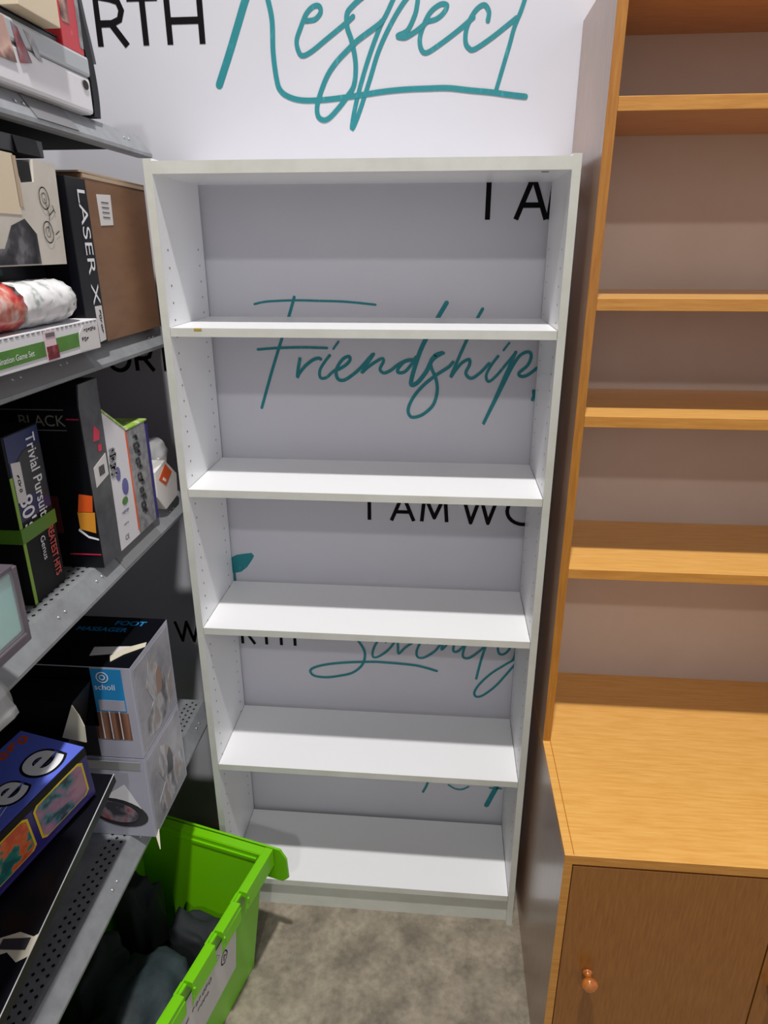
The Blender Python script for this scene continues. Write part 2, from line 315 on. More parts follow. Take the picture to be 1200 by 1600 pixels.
def caps(items, z, cap, th, name='printed_words'):
    mb = MB()
    for k, (ch, x, w) in enumerate(items):
        for st in GL[ch]:
            Q = [(x+a*w, z+b*cap) for a, b in st]
            for Q2 in ([Q] if len(Q) > 5 else [Q[i:i+2] for i in range(len(Q)-1)]):
                ribbon(mb, Q2, th, on_wall(k % 3), smooth=False, cap=False)
            for a, b in Q[1:-1] if len(Q) <= 5 else []:
                mb.face([on_wall(.2)(a+th/2*math.cos(q*math.pi/5), b+th/2*math.sin(q*math.pi/5)) for q in range(10)])
    return mb.build(name, ink_m, wall, recalc=False)
caps([('O', -.285, .075), ('R', -.168, .085), ('T', -.102, .09), ('H', -.018, .088)], 2.139, .083, .0125)
caps([('I', .653, 1), ('A', .714, .072), ('M', .784, .08), ('W', .93, .08)], 1.801, .084, .011)
caps([('W', -.36, .07), ('O', -.252, .055), ('R', -.180, .062), ('T', -.13, .06), ('H', -.07, .06)], 1.464, .062, .010)
caps([('I', .388, 1), ('A', .445, .064), ('M', .523, .064), ('W', .626, .078), ('O', .738, .084)], 1.088, .072, .0095)
caps([('W', -.168, .06), ('O', -.075, .06), ('R', .024, .052), ('T', .074, .052), ('H', .135, .05)], .699, .062, .0085)

# ---------------------------------------------------------------- white bookcase
H, D, BW, T = 1.90, 0.25, 0.80, 0.016
bc = thing('bookcase', 'tall empty white melamine bookcase standing against the lettered wall', 'bookcase', (0, 0, 0))
SHELF = [1.595, 1.251, 0.903, 0.498]
def side(x0, x1, inner):
    mb = MB()
    mb.box(x0, x1, 0.0008, D, 0, H, 0)
    mb.box(x0, x1, 0, 0.0008, 0, H, 1)
    sgn = 1 if inner > 0.4 else -1
    xi = x1+0.0004 if sgn < 0 else x0-0.0004
    z = 0.20
    while z < 1.75:
        for y in (0.035, 0.213):
            mb.face([(xi, y+0.0023*math.cos(t*math.pi/4), z+0.0023*math.sin(t*math.pi/4)) for t in range(8)], 2)
        z += 0.0335
    return mb.build('side_panel', [mel_m, edge_m, hole_m], bc)
side(0, T, 0); side(BW-T, BW, 1)
MB().box(T, BW-T, 0.0008, D, H-0.018-.008, H-.004, 0).box(T, BW-T, 0, 0.0008, H-0.026, H-.004, 1).build('top_panel', [mel_m, edge_m], bc)
for z in SHELF:
    MB().box(T+.001, BW-T-.001, 0.001, D-0.004, z-0.017, z, 0).box(T+.001, BW-T-.001, 0, 0.001, z-.017, z, 1).build('shelf', [mel_m, edge_m], bc)
MB().box(T+.001, BW-T-.001, 0.001, D-0.004, .089, .107, 0).box(T+.001, BW-T-.001, 0, 0.001, .089, .107, 1).build('bottom_shelf', [mel_m, edge_m], bc)
MB().box(T, BW-T, 0.014, 0.03, 0.0, .089, 0).build('kickboard', [edge_m], bc)
patch('yellow_scuff', gap_m, bc, yrect(0, .066, .082, 1.590, 1.5945), NY)
patch('paint_chip', hole_m, bc, [(.735, .03, 1.874), (.748, .03, 1.874), (.748, .036, 1.874), (.735, .036, 1.874)], (0, 0, -1))

# ---------------------------------------------------------------- wooden hutch on cupboard
hu = thing('wooden_dresser', 'honey coloured wooden dresser with open shelves above a deep cupboard, right of the white bookcase', 'dresser', (0, 0, 0))
X0, X1, Y0, YB, YF = .821, 1.63, -.065, .215, -.385
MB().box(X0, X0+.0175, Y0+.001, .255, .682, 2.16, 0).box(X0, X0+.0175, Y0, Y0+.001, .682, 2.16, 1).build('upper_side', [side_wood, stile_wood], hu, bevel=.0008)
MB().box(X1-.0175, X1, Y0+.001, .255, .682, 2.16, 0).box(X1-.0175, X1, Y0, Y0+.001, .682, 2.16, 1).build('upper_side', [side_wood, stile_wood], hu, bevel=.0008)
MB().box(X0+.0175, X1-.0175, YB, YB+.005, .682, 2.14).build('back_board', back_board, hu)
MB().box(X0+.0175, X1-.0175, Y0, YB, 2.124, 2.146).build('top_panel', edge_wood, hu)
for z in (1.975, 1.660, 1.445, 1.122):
    MB().box(X0+.0176, X1-.0176, Y0+.001, YB, z-.022, z, 0, top=1).build('open_shelf', [edge_wood, top_wood], hu, bevel=.001)  # lighter oak on the tops puts their lit strips into the colour
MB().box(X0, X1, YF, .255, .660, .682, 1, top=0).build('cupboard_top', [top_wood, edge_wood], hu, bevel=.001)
patch('edge_seam', stile_wood, hu, [(X0+.0165, YF+.002, .682), (X0+.0180, YF+.002, .682), (X0+.0180, .2, .682), (X0+.0165, .2, .682)], UP, .0004)
MB().box(X0, X0+.016, YF+.001, .25, 0, .660, 0).box(X0, X0+.016, YF, YF+.001, 0, .660, 1).build('cupboard_side', [side_wood, edge_wood], hu)
MB().box(X1-.016, X1, YF+.001, .25, 0, .660, 0).box(X1-.016, X1, YF, YF+.001, 0, .660, 1).build('cupboard_side', [side_wood, edge_wood], hu)
MB().box(X0+.016, X1-.016, YF+.03, YF+.045, 0, .06).build('plinth', edge_wood, hu)
MB().box(X0+.016, X1-.016, .20, .205, .06, .66).build('cupboard_back', back_board, hu)
MB().box(X0+.016, X1-.016, YF+.002, .20, .06, .075).build('cupboard_floor', edge_wood, hu)
xm = (X0+X1)/2
def knob(x, z, par):
    prof = [(0.000, .0105), (.003, .0105), (.005, .0075), (.012, .0065), (.016, .009), (.020, .0145), (.026, .017), (.031, .0155), (.035, .010), (.037, .004)]
    mb = MB(); mb.rings([[(x+r*math.cos(t*math.pi/12), YF-d, z+r*math.sin(t*math.pi/12)) for t in range(24)] for d, r in prof])
    return mb.build('knob', knob_wood, par, smooth=True)
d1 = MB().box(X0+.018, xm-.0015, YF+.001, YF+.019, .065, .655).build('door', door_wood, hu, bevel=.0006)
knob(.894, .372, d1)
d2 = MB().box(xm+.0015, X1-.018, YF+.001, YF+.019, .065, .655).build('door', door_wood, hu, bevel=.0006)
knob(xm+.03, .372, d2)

# ---------------------------------------------------------------- grey metal gondola shelving on the left
gs = thing('metal_shelving', 'grey painted steel shop shelving loaded with boxed games along the left side', 'shelving', (-.25, -.45, 0))
gs.location = (0, 0, 0)
YN, YE = -2.4, .125  # near end extended out of view to darken the space behind the shelves
MB().box(-.475, -.455, YN, .255, 0, 2.32).build('back_panel', steel_dark, gs)  # carried to the wall to shut out light from the left
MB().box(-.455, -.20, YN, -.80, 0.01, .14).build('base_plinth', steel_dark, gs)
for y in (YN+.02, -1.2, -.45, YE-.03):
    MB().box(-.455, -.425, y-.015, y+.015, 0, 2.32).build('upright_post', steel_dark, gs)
def metal_shelf(z, holes):
    prof = [(-.45, z), (-.062, z), (-.055, z-.001), (-.030, z-.034), (-.030, z-.040), (-.036, z-.043), (-.062, z-.040), (-.064, z-.020), (-.45, z-.020)]
    mb = MB(); mb.prism([(x, YN, q) for x, q in prof], (0, YE-YN, 0), 0)
    # near-black underside sheet, shade below the deck put into its colour
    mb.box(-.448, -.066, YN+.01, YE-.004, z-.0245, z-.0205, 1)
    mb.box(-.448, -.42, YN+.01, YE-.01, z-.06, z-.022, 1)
    if holes:
        y = -1.0
        while y < YE-.01:
            for r in range(3):
                yy = y+(.0087 if r % 2 else 0); xx = -.068-.013*r
                mb.face([(xx-.0036, yy, z+.0004), (xx, yy-.0040, z+.0004), (xx+.0036, yy, z+.0004), (xx, yy+.0040, z+.0004)], 1)
            y += .0175
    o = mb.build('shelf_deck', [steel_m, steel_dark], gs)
    for y in (-.9, -.45, -.32, .03):
        for dy in (0, .02):
            rings = []
            for k, r in ((0, .0035), (.0012, .003), (.002, .0012)):
                n = Vector((.79, 0, .61))
                c = Vector((-.043, y+dy, z-.0165))+n*k
                rings.append([c+Vector((0, 1, 0))*r*math.cos(t*math.pi/4)+Vector((-.61, 0, .79))*r*math.sin(t*math.pi/4) for t in range(8)])
            MB().rings(rings).build('rivet', rivet_m, o, smooth=True)
    return o
S1, S2, S3, S4 = 1.955, 1.588, 1.203, .600
m1 = metal_shelf(S1, False); m2 = metal_shelf(S2, False); m3 = metal_shelf(S3, True); m4 = metal_shelf(S4, True)
def strip(par, z, y0, y1, m=None):
    a = Vector((-.054, 0, z-.0022)); b = Vector((-.0302, 0, z-.0335)); n = Vector((.79, 0, .61))
    return patch('price_shade_strip', m or strip_m, par, [(b.x, y0, b.z), (b.x, y1, b.z), (a.x, y1, a.z), (a.x, y0, a.z)], n, .0012)
MB().box(-.335, -.31, -1.0, .12, 1.115, 1.14).build('cross_bar', mat('grey_bar_steel', s(70, 70, 72), .6), gs)
strip(m2, S2, -1.1, -.235); strip(m1, S1, -.29, -.17); strip(m3, S3, -.235, -.06)  # third shelf: grey strip stands in for the shade on its lip

# ---------------------------------------------------------------- upper shelf goods
t = thing('game_case', 'wide white plastic game case with an oval hand hole on the topmost metal shelf', 'box')
MB().box(-.34, -.035, -.62, -.094, S1, 2.010).build('case_base', white_m, t, bevel=.006)
MB().box(-.342, -.0335, -.62, -.0925, 2.010, 2.040).build('case_lid', lid_m, t, bevel=.005)
MB().face([(-.0332, -.117+.010*math.cos(q*math.pi/8)*(1 if True else 0), 1.996+.007*math.sin(q*math.pi/8)+.0*q) for q in range(16)]).build('hand_hole', hole_m, t)
patch('printed_portrait', photo_face, t, [(-.0335, -.60, 1.985), (-.0335, -.315, 1.985), (-.0335, -.33, 2.036), (-.0335, -.60, 2.036)], PX)
patch('printed_picture', redpt_m if False else photo_red, t, [(-.0335, -.305, 1.987), (-.0335, -.275, 1.993), (-.0335, -.30, 2.030), (-.0335, -.315, 2.034)], PX)
patch('printed_logo', photo_grey, t, [(-.0335, -.262, 2.004), (-.0335, -.245, 2.000), (-.0335, -.262, 2.028), (-.0335, -.285, 2.032)], PX)
t = thing('flat_book', 'thin dark book lying on the white plastic game case, below the cream box', 'book')
MB().box(-.30, -.045, -.52, -.17, 2.0405, 2.050).build('book_block', char_m, t, bevel=.001)
MB().box(-.302, -.0435, -.522, -.168, 2.0502, 2.0515).build('cover', black_m, t)
t = thing('cream_box', 'plain cream cardboard box on top of the pile on the topmost shelf', 'box')
MB().box(-.26, -.018, -.315, -.205, 2.052, 2.17).build('carton_body', cream_m, t, bevel=.001)
MB().box(-.142, -.140, -.3155, -.2045, 2.0512, 2.172).build('tape_seam', inkg_m, t)
t = thing('red_box', 'red printed carton standing behind the cream box on the topmost shelf', 'box')
MB().box(-.22, -.038, -.164, -.097, 2.0405, 2.17).build('carton_body', red_m, t, bevel=.001)
patch('printed_picture', photo_face, t, xrect(-.038, -.16, -.135, 2.075, 2.165), PX)
patch('printed_band', sil_m, t, xrect(-.038, -.109, -.098, 2.05, 2.168), PX)
t = thing('black_strap', 'black curved plastic band standing at the end of the topmost metal shelf', 'strap')
mb = MB(); path = [(-.062, 1.957), (-.058, 1.99), (-.061, 2.03), (-.070, 2.07), (-.082, 2.11), (-.096, 2.17)]
P = smooth_path(path, 6)
mb.rings([[(-.10, a-.013, b), (-.045, a-.013, b), (-.045, a+.010, b), (-.10, a+.010, b)] for a, b in P]); mb.build('band', black_m, t)
mb = MB(); mb.rings([[(-.11, a+.0105, b), (-.05, a+.0105, b), (-.05, a+.032, b), (-.11, a+.032, b)] for a, b in P[14:]]); mb.build('grey_lining', char_m, t)

# ---------------------------------------------------------------- second shelf goods
t = thing('brown_carton', 'brown cardboard box with a small price label on the second shelf', 'box')
MB().box(-.30, -.038, -.168, .085, S2, 1.862).build('carton_body', kraft_m, t, bevel=.0015)
MB().obox((-.30, -.172, 1.8625), (.262, 0, 0), (0, .25, -.004), (0, 0, .003)).build('top_flap', kraft_in, t)
patch('crease', kraft_in, t, [(-.038, -.165, 1.855), (-.038, .08, 1.852), (-.038, .08, 1.858), (-.038, -.165, 1.861)], PX)
l = patch('price_label', label_m, t, [(-.038, -.123, 1.782), (-.038, -.075, 1.784), (-.038, -.072, 1.834), (-.038, -.125, 1.832)], PX)
for k in range(4): patch('printed_line', inkg_m, l, xrect(-.0372, -.112, -.085, 1.795+.008*k, 1.797+.008*k), PX, .0004)
t = thing('grey_carton', 'small grey carton behind the brown cardboard box on the second shelf', 'box')
MB().box(-.43, -.31, -.06, .115, S2, 1.90).build('carton_body', mat('grey_card', s(126, 118, 116), .6), t, bevel=.001)
MB().box(-.40, -.34, -.061, .116, 1.9002, 1.9012).build('packing_tape', kraft_in, t)
t = thing('laser_game_box', 'tall black game box with white letters down its edge beside the brown carton', 'box')
MB().box(-.29, -.032, -.236, -.170, S2, 1.852).build('carton_body', black2_m, t, bevel=.001)
print_text('LASER X', .036, (-.0312, -.203, 1.838), (0, 0, -1), (0, 1, 0), whitep_m, t, sx=1.38)
patch('price_label', label_m, t, [(-.032, -.198, 1.592), (-.032, -.176, 1.594), (-.032, -.176, 1.652), (-.032, -.200, 1.652)], PX)
scribble(t, (-.0308, -.190, 1.645), (0, 0, -1), (0, 1, 0), .04, .008, ink_m)
t = thing('bicycle_print_box', 'beige box printed with small bicycles, its top torn open, on the second shelf', 'box')
BX = -.036
MB().prism([(BX, -.66, 1.722), (BX, -.262, 1.722), (BX, -.252, 1.866), (BX, -.312, 1.866), (BX, -.318, 1.836), (BX, -.352, 1.832), (BX, -.362, 1.868), (BX, -.66, 1.872)], (-.25, 0, 0)).build('carton_body', beige_m, t)
MB().box(BX-.06, BX-.003, -.3525, -.3175, 1.831, 1.862).build('inside_shade', black_m, t)  # black block standing in for the shade inside the torn hole
patch('torn_flap', kraft_in, t, [(BX, -.366, 1.80), (BX, -.356, 1.80), (BX, -.356, 1.866), (BX, -.366, 1.866)], PX)
mb = MB()
def xw(a, b): return (BX+.0012, a, b)
for (cy, cz) in ((-.300, 1.815), (-.303, 1.768)):
    ribbon(mb, [(cy+.013*math.cos(q*math.pi/8), cz+.015*math.sin(q*math.pi/8)) for q in range(17)], .0016, xw)
    ribbon(mb, [(cy+.006*math.cos(q*math.pi/4), cz+.007*math.sin(q*math.pi/4)) for q in range(9)], .001, xw)
ribbon(mb, [(-.300, 1.815), (-.292, 1.792), (-.303, 1.768)], .0012, xw, smooth=False)
ribbon(mb, [(-.292, 1.792), (-.278, 1.80)], .0015, xw, smooth=False)
ribbon(mb, [(-.280, 1.806), (-.275, 1.796)], .0015, xw, smooth=False); ribbon(mb, [(-.283, 1.765), (-.272, 1.770)], .0015, xw, smooth=False)
mb.build('printed_bicycles', ink_m, t, recalc=False)
pp = [(BX, -.60, 1.724), (BX, -.335, 1.724), (BX, -.335, 1.765), (BX, -.36, 1.785), (BX, -.395, 1.775), (BX, -.42, 1.745), (BX, -.60, 1.742)]
patch('printed_motor', photo_dark, t, pp, PX)
patch('printed_panel', cream_m, t, xrect(BX, -.60, -.365, 1.79, 1.868), PX)
t = thing('black_flap_box', 'flat black box lying on the beige bicycle printed box, under the topmost shelf', 'box')
MB().box(-.26, -.045, -.64, -.262, 1.8725, 1.895).build('carton_body', char_m, t, bevel=.001)
MB().obox((-.044, -.34, 1.872), (.004, 0, 0), (0, .06, 0), (-.004, 0, .022)).build('lid_flap', black_m, t)
t = thing('dark_game_box', 'flat dark box under the beige bicycle printed box on the second shelf', 'box')
MB().box(-.30, -.085, -.66, -.243, S2, 1.7215).build('carton_body', black2_m, t, bevel=.001)
patch('printed_stripe', mat('teal_print', s(30, 90, 84), .4), t, xrect(-.085, -.60, -.36, 1.708, 1.716), PX)
t = thing('combination_game_box', 'flat white game box with a green stripe at the front of the second shelf', 'box')
MB().box(-.084, -.012, -.70, -.238, S2+.0005, 1.636).build('carton_body', white_m, t, bevel=.001)
FX = -.012
mb = MB()
for k in range(34): mb.box(FX-.0005, FX+.0006, -.68+.013*k, -.6725+.013*k, 1.6325, 1.6338)
mb.build('perforated_line', inkg_m, t)
gp = patch('green_stripe', green_m, t, [(FX, -.70, 1.594), (FX, -.262, 1.600), (FX, -.262, 1.621), (FX, -.70, 1.617)], PX)
print_text('Combination Game Set', .0115, (FX+.001, -.545, 1.602), (0, 1, .012), UP, whitep_m, t)
patch('sheer_label', mat('pink_label', s(222, 196, 204), .5), t, xrect(FX+.0006, -.405, -.375, 1.590, 1.633), PX)
patch('red_drink_print', mat('maroon_print', s(104, 22, 34), .4, noise=(90, s(150, 70, 76), .35, .5)), t, xrect(FX+.0012, -.403, -.372, 1.592, 1.611), PX)
patch('top_bar_print', inkg_m, t, xrect(FX+.0012, -.401, -.377, 1.624, 1.630), PX)
l = patch('price_sticker', label_m, t, [(FX+.0006, -.308, 1.592), (FX+.0006, -.244, 1.589), (FX+.0006, -.242, 1.628), (FX+.0006, -.29, 1.630), (FX+.0006, -.306, 1.618)], PX)
scribble(l, (FX+.0016, -.290, 1.619), (0, 1, 0), UP, .040, .006, ink_m, 6); scribble(l, (FX+.0016, -.299, 1.605), (0, 1, 0), UP, .022, .007, ink_m, 3)
t = thing('snack_packet', 'white plastic wrapped roll with a red printed end lying on the flat white game box', 'packet')
def roll(y0, y1, name, m, seed, taper=False):
    random.seed(seed); R = []
    n = 14; N = 28
    for i in range(n+1):
        f = i/n; y = y0+(y1-y0)*f; r = .0325
        if taper and f > .72: r *= math.sqrt(max(0.0, 1-((f-.72)/.29)**2.4))
        r = max(r, .006)
        R.append([(-.046+r*math.cos(2*math.pi*j/N)*(1.1+.05*math.sin(3*j+i)), y, 1.6695+r*math.sin(2*math.pi*j/N)*(1+.03*math.sin(2.3*j+1.7*i))) for j in range(N)])
    return MB().rings(R).build(name, m, t, smooth=True)
roll(-.435, -.268, 'wrapper', packet_m, 3, True); roll(-.62, -.4352, 'red_printed_end', ramp_mat('red_packet_print', [(0.36, s(60, 30, 36)), (.46, s(188, 46, 44)), (.54, s(204, 120, 100)), (.64, s(214, 206, 206))], 22, .22), 4)
for k in range(7): patch('printed_text_line', inkg_m, t, [(-.0132, -.405+.016*k, 1.662), (-.0132, -.397+.016*k, 1.662), (-.0132, -.397+.016*k, 1.6665), (-.0132, -.405+.016*k, 1.6665)], PX, .0004)

# ---------------------------------------------------------------- third shelf goods
t = thing('trivia_game_box', 'black upright quiz game box wrapped with a green strap on the third shelf', 'box')
GX = -.082
MB().box(-.34, GX, -.445, -.349, S3, 1.484).build('carton_body', black_m, t, bevel=.001)
patch('navy_print_area', navy_m, t, xrect(GX, -.440, -.352, 1.345, 1.482), PX)
patch('grey_swirl_print', char_m, t, [(GX+.0006, -.438, 1.40), (GX+.0006, -.354, 1.36), (GX+.0006, -.354, 1.455), (GX+.0006, -.40, 1.452), (GX+.0006, -.43, 1.435)], PX)
patch('green_edge', mat('leaf_edge_print', s(132, 170, 50), .4), t, xrect(GX+.0004, -.4455, -.438, S3+.002, 1.42), PX)
print_text('Trivial Pursuit', .034, (GX+.0016, -.388, 1.474), (0, 0, -1), (0, 1, 0), whitep_m, t, sx=.72, bold=.01)
print_text("80's", .046, (GX+.0016, -.432, 1.384), (0, 0, -1), (0, 1, 0), whitep_m, t, sx=.8, bold=.012)
print_text('Genus', .018, (GX+.0016, -.400, 1.306), (0, 0, -1), (0, 1, 0), whitep_m, t, sx=.9)
print_text('GREATEST HITS', .024, (GX+.0016, -.376, 1.324), (0, 0, -1), (0, 1, 0), redpt_m, t, sx=.60, bold=.012)
patch('price_label', label_m, t, [(GX+.0012, -.437, 1.378), (GX+.0012, -.414, 1.372), (GX+.0012, -.414, 1.438), (GX+.0012, -.437, 1.442)], PX)
scribble(t, (GX+.002, -.429, 1.42), (0, 0, -1), (0, 1, 0), .03, .008, ink_m, 4)
MB().box(-.342, GX+.0025, -.4465, -.3475, 1.312, 1.336).build('green_strap', strap_green, t)
t = thing('black_game_box', 'tall black and charcoal box with a white barcode label and red emblem', 'box')
MB().prism([(-.036, -.300, S3), (-.036, -.231, S3), (-.036, -.226, 1.535), (-.036, -.292, 1.535), (-.036, -.300, 1.50)], (-.27, 0, 0)).build('carton_body', black2_m, t, bevel=.001)
MB().prism([(-.0355, -.2995, S3+.001), (-.0355, -.2315, S3+.001), (-.0355, -.2265, 1.534), (-.0355, -.2915, 1.534), (-.0355, -.2995, 1.499)], (.0006, 0, 0)).build('charcoal_side_print', mat('charcoal_worn_card', s(84, 84, 86), .35, noise=(14, s(48, 48, 52), .35, .62)), t)
YT = -.3003
print_text('BLACK', .027, (-.145, YT-.0006, 1.466), (1, 0, 0), UP, mat('dim_gold_print', s(120, 116, 104), .5), t)
for z in (1.458, 1.493): patch('thin_line', inkg_m, t, yrect(YT, -.25, -.062, z, z+.0015), NY)
patch('red_line', crimson_m, t, yrect(YT, -.060, -.038, 1.477, 1.479), NY); patch('red_line', crimson_m, t, yrect(YT, -.095, -.037, 1.229, 1.231), NY)
patch('orange_print', orange_m, t, [(-.067, YT, 1.312), (-.040, YT, 1.312), (-.036, YT, 1.342), (-.060, YT, 1.345)], NY)
patch('amber_print', amber_m, t, [(-.068, YT, 1.279), (-.040, YT, 1.272), (-.0365, YT, 1.311), (-.068, YT, 1.311)], NY)
patch('white_arc_print', whitep_m, t, [(-.072, YT, 1.276), (-.055, YT, 1.262), (-.037, YT, 1.258), (-.037, YT, 1.261), (-.055, YT, 1.266), (-.070, YT, 1.280)], NY)
patch('red_glow_print', mat('dim_red_print', s(70, 20, 24), .5), t, yrect(YT, -.14, -.10, 1.27, 1.34), NY)
e = [(-.270, 1.432), (-.250, 1.430), (-.245, 1.445), (-.262, 1.458)]
patch('red_emblem', crimson_m, t, [(-.0348, a, b) for a, b in e], PX); patch('red_emblem', crimson_m, t, xrect(-.0348, -.258, -.246, 1.410, 1.422), PX)
l = patch('barcode_label', label_m, t, [(-.0348, -.284, 1.352), (-.0348, -.236, 1.362), (-.0348, -.236, 1.402), (-.0348, -.284, 1.388)], PX)
for k in range(7): patch('bar', ink_m, l, xrect(-.0340, -.268+.003*k, -.2665+.003*k, 1.368, 1.385), PX, .0004)
t = thing('counting_game_box', 'white and silver children\'s game box with a green and red patterned open top', 'box')
WX = -.037
MB().prism([(WX, -.225, S3), (WX, -.1405, S3), (WX, -.1405, 1.418), (WX, -.225, 1.474)], (-.16, 0, 0)).build('front_panel', white_m, t, bevel=.0008)
MB().box(WX-.16, WX, -.140, -.056, S3, 1.416).build('spine_panel', sil_m, t, bevel=.0008)
MB().box(WX-.16, WX+.0006, -.0558, -.045, S3, 1.410).build('blue_edge', dblue_m, t)
MB().prism([(WX+.001, -.226, 1.4755), (WX+.001, -.140, 1.4185), (WX+.001, -.046, 1.4165), (WX+.001, -.046, 1.4195), (WX+.001, -.138, 1.4215), (WX+.001, -.224, 1.479)], (-.162, 0, 0)).build('patterned_flap', lime_m, t)
MB().obox((WX-.12, -.224, 1.4795), (-.03, 0, .006), (0, .17, -.055), (0, 0, .002)).build('red_flap', red_m, t)
patch('orange_edge_print', orange_m, t, [(WX, -.146, S3+.01), (WX, -.1405, S3+.01), (WX, -.1405, 1.416), (WX, -.146, 1.420)], PX)
for (a, b, w, h, m) in ((-.205, 1.335, .018, .028, purple_m), (-.188, 1.300, .026, .034, purple_m), (-.196, 1.283, .024, .016, green_m)):
    patch('printed_bucket', m, t, [(WX, a+w/2+w/2*math.cos(q*math.pi/6), b+h/2+h/2*math.sin(q*math.pi/6)) for q in range(12)], PX)
scribble(t, (WX+.001, -.203, 1.268), (0, 1, 0), UP, .03, .006, purple_m, 5); scribble(t, (WX+.001, -.203, 1.245), (0, 1, 0), UP, .02, .004, ink_m, 4)
print_text('CE', .014, (WX+.001, -.205, 1.216), (0, 1, 0), UP, ink_m, t)
scribble(t, (WX+.001, -.118, 1.400), (0, 0, -1), (0, 1, 0), .17, .026, char_m, 11)
scribble(t, (WX+.001, -.224, 1.40), (0, 0, -1), (0, 1, 0), .05, .03, sil_m, 6)
t = thing('red_topped_box', 'dark red box standing behind the children\'s game box near the wall', 'box')
MB().box(-.36, -.235, -.09, .06, S3, 1.50).build('carton_body', mat('dark_red_card', s(150, 22, 34), .4), t, bevel=.001)
MB().box(-.361, -.234, -.091, .061, S3+.001, S3+.06).build('lower_band', black_m, t)
t = thing('white_gift_pack', 'small white pack with an orange diamond, wrapped in clear film', 'packet')
CX = -.037
MB().prism([(CX, .000, 1.203), (CX, .072, 1.212), (CX, .078, 1.262), (CX, .022, 1.310), (CX, -.036, 1.300), (CX, -.040, 1.245)], (-.05, 0, 0)).build('card_body', mat('offwhite_card', s(230, 226, 222), .4), t, bevel=.001)
patch('orange_diamond', orange_m, t, [(CX, -.022, 1.279), (CX, .012, 1.255), (CX, .050, 1.276), (CX, .020, 1.302)], PX)
patch('white_mark', whitep_m, t, [(CX+.0007, -.002, 1.272), (CX+.0007, .012, 1.263), (CX+.0007, .015, 1.268), (CX+.0007, .003, 1.277)], PX, .0004)
random.seed(5)
mb = MB(); R = []
for i in range(7):
    f = i/6; r = .034+.012*math.sin(f*3.1)
    R.append([(-.065+r*.7*math.cos(q*math.pi/8)+random.uniform(-.003, .003), .018+(r+.012)*math.sin(q*math.pi/8)*(1-.25*f)+random.uniform(-.003, .003), 1.298+.055*f) for q in range(16)])
mb.rings(R).build('clear_film', film_m, t, smooth=True)
t = thing('clear_case', 'clear plastic case of pale teal fabric, overhanging the third shelf', 'box')
K = .030
for nm, bx in (('case_side', (-.15, K, -.634, -.632, 1.275, 1.366)), ('case_wall', (K-.002, K, -.86, -.634, 1.275, 1.366)), ('case_base', (-.15, K, -.86, -.634, 1.261, 1.275)), ('case_lid', (-.15, K, -.86, -.632, 1.366, 1.371))):
    MB().box(*bx).build(nm, clear_m if nm in ('case_side', 'case_wall') else smoke_m, t)
MB().box(K-.006, K+.003, -.638, -.630, 1.261, 1.370).build('corner_frame', smoke_m, t, bevel=.002)
MB().box(K-.004, K+.003, -.86, -.634, 1.261, 1.275).build('bottom_frame', smoke_m, t, bevel=.002)
t2 = MB().box(-.14, K-.003, -.85, -.636, 1.2755, 1.3615).build('folded_fabric', teal_toy, None, bevel=.004)
t2['label'] = 'pale teal folded fabric inside the clear plastic case'; t2['category'] = 'fabric'
t = thing('carton_tray', 'low dark tray under the clear plastic case on the third shelf', 'tray')
MB().box(-.36, -.06, -.90, -.66, S3, 1.255).build('tray_body', black_m, t, bevel=.001)
MB().box(-.362, -.058, -.902, -.658, 1.2551, 1.2605).build('tray_lid', char_m, t)
t = thing('clear_bag', 'crumpled clear plastic bag hanging over the lip of the third shelf, below the clear case', 'bag')
random.seed(9); mb = MB(); R = []
for i in range(9):
    f = i/8; z = 1.258-.085*f
    R.append([(-.012+.026*f+.016*math.cos(q*math.pi/8)+.006*math.sin(5*f+q), -.745+.085*math.sin(q*math.pi/8)*(1-.12*f)+random.uniform(-.003, .003), z+random.uniform(-.002, .002)+.010*math.cos(q*math.pi/8)) for q in range(16)])
mb.rings(R).build('film_fold', film_m, t, smooth=True)
MB().box(-.056, -.004, -.83, -.675, 1.2055, 1.2075).build('film_sheet', film_m, t)

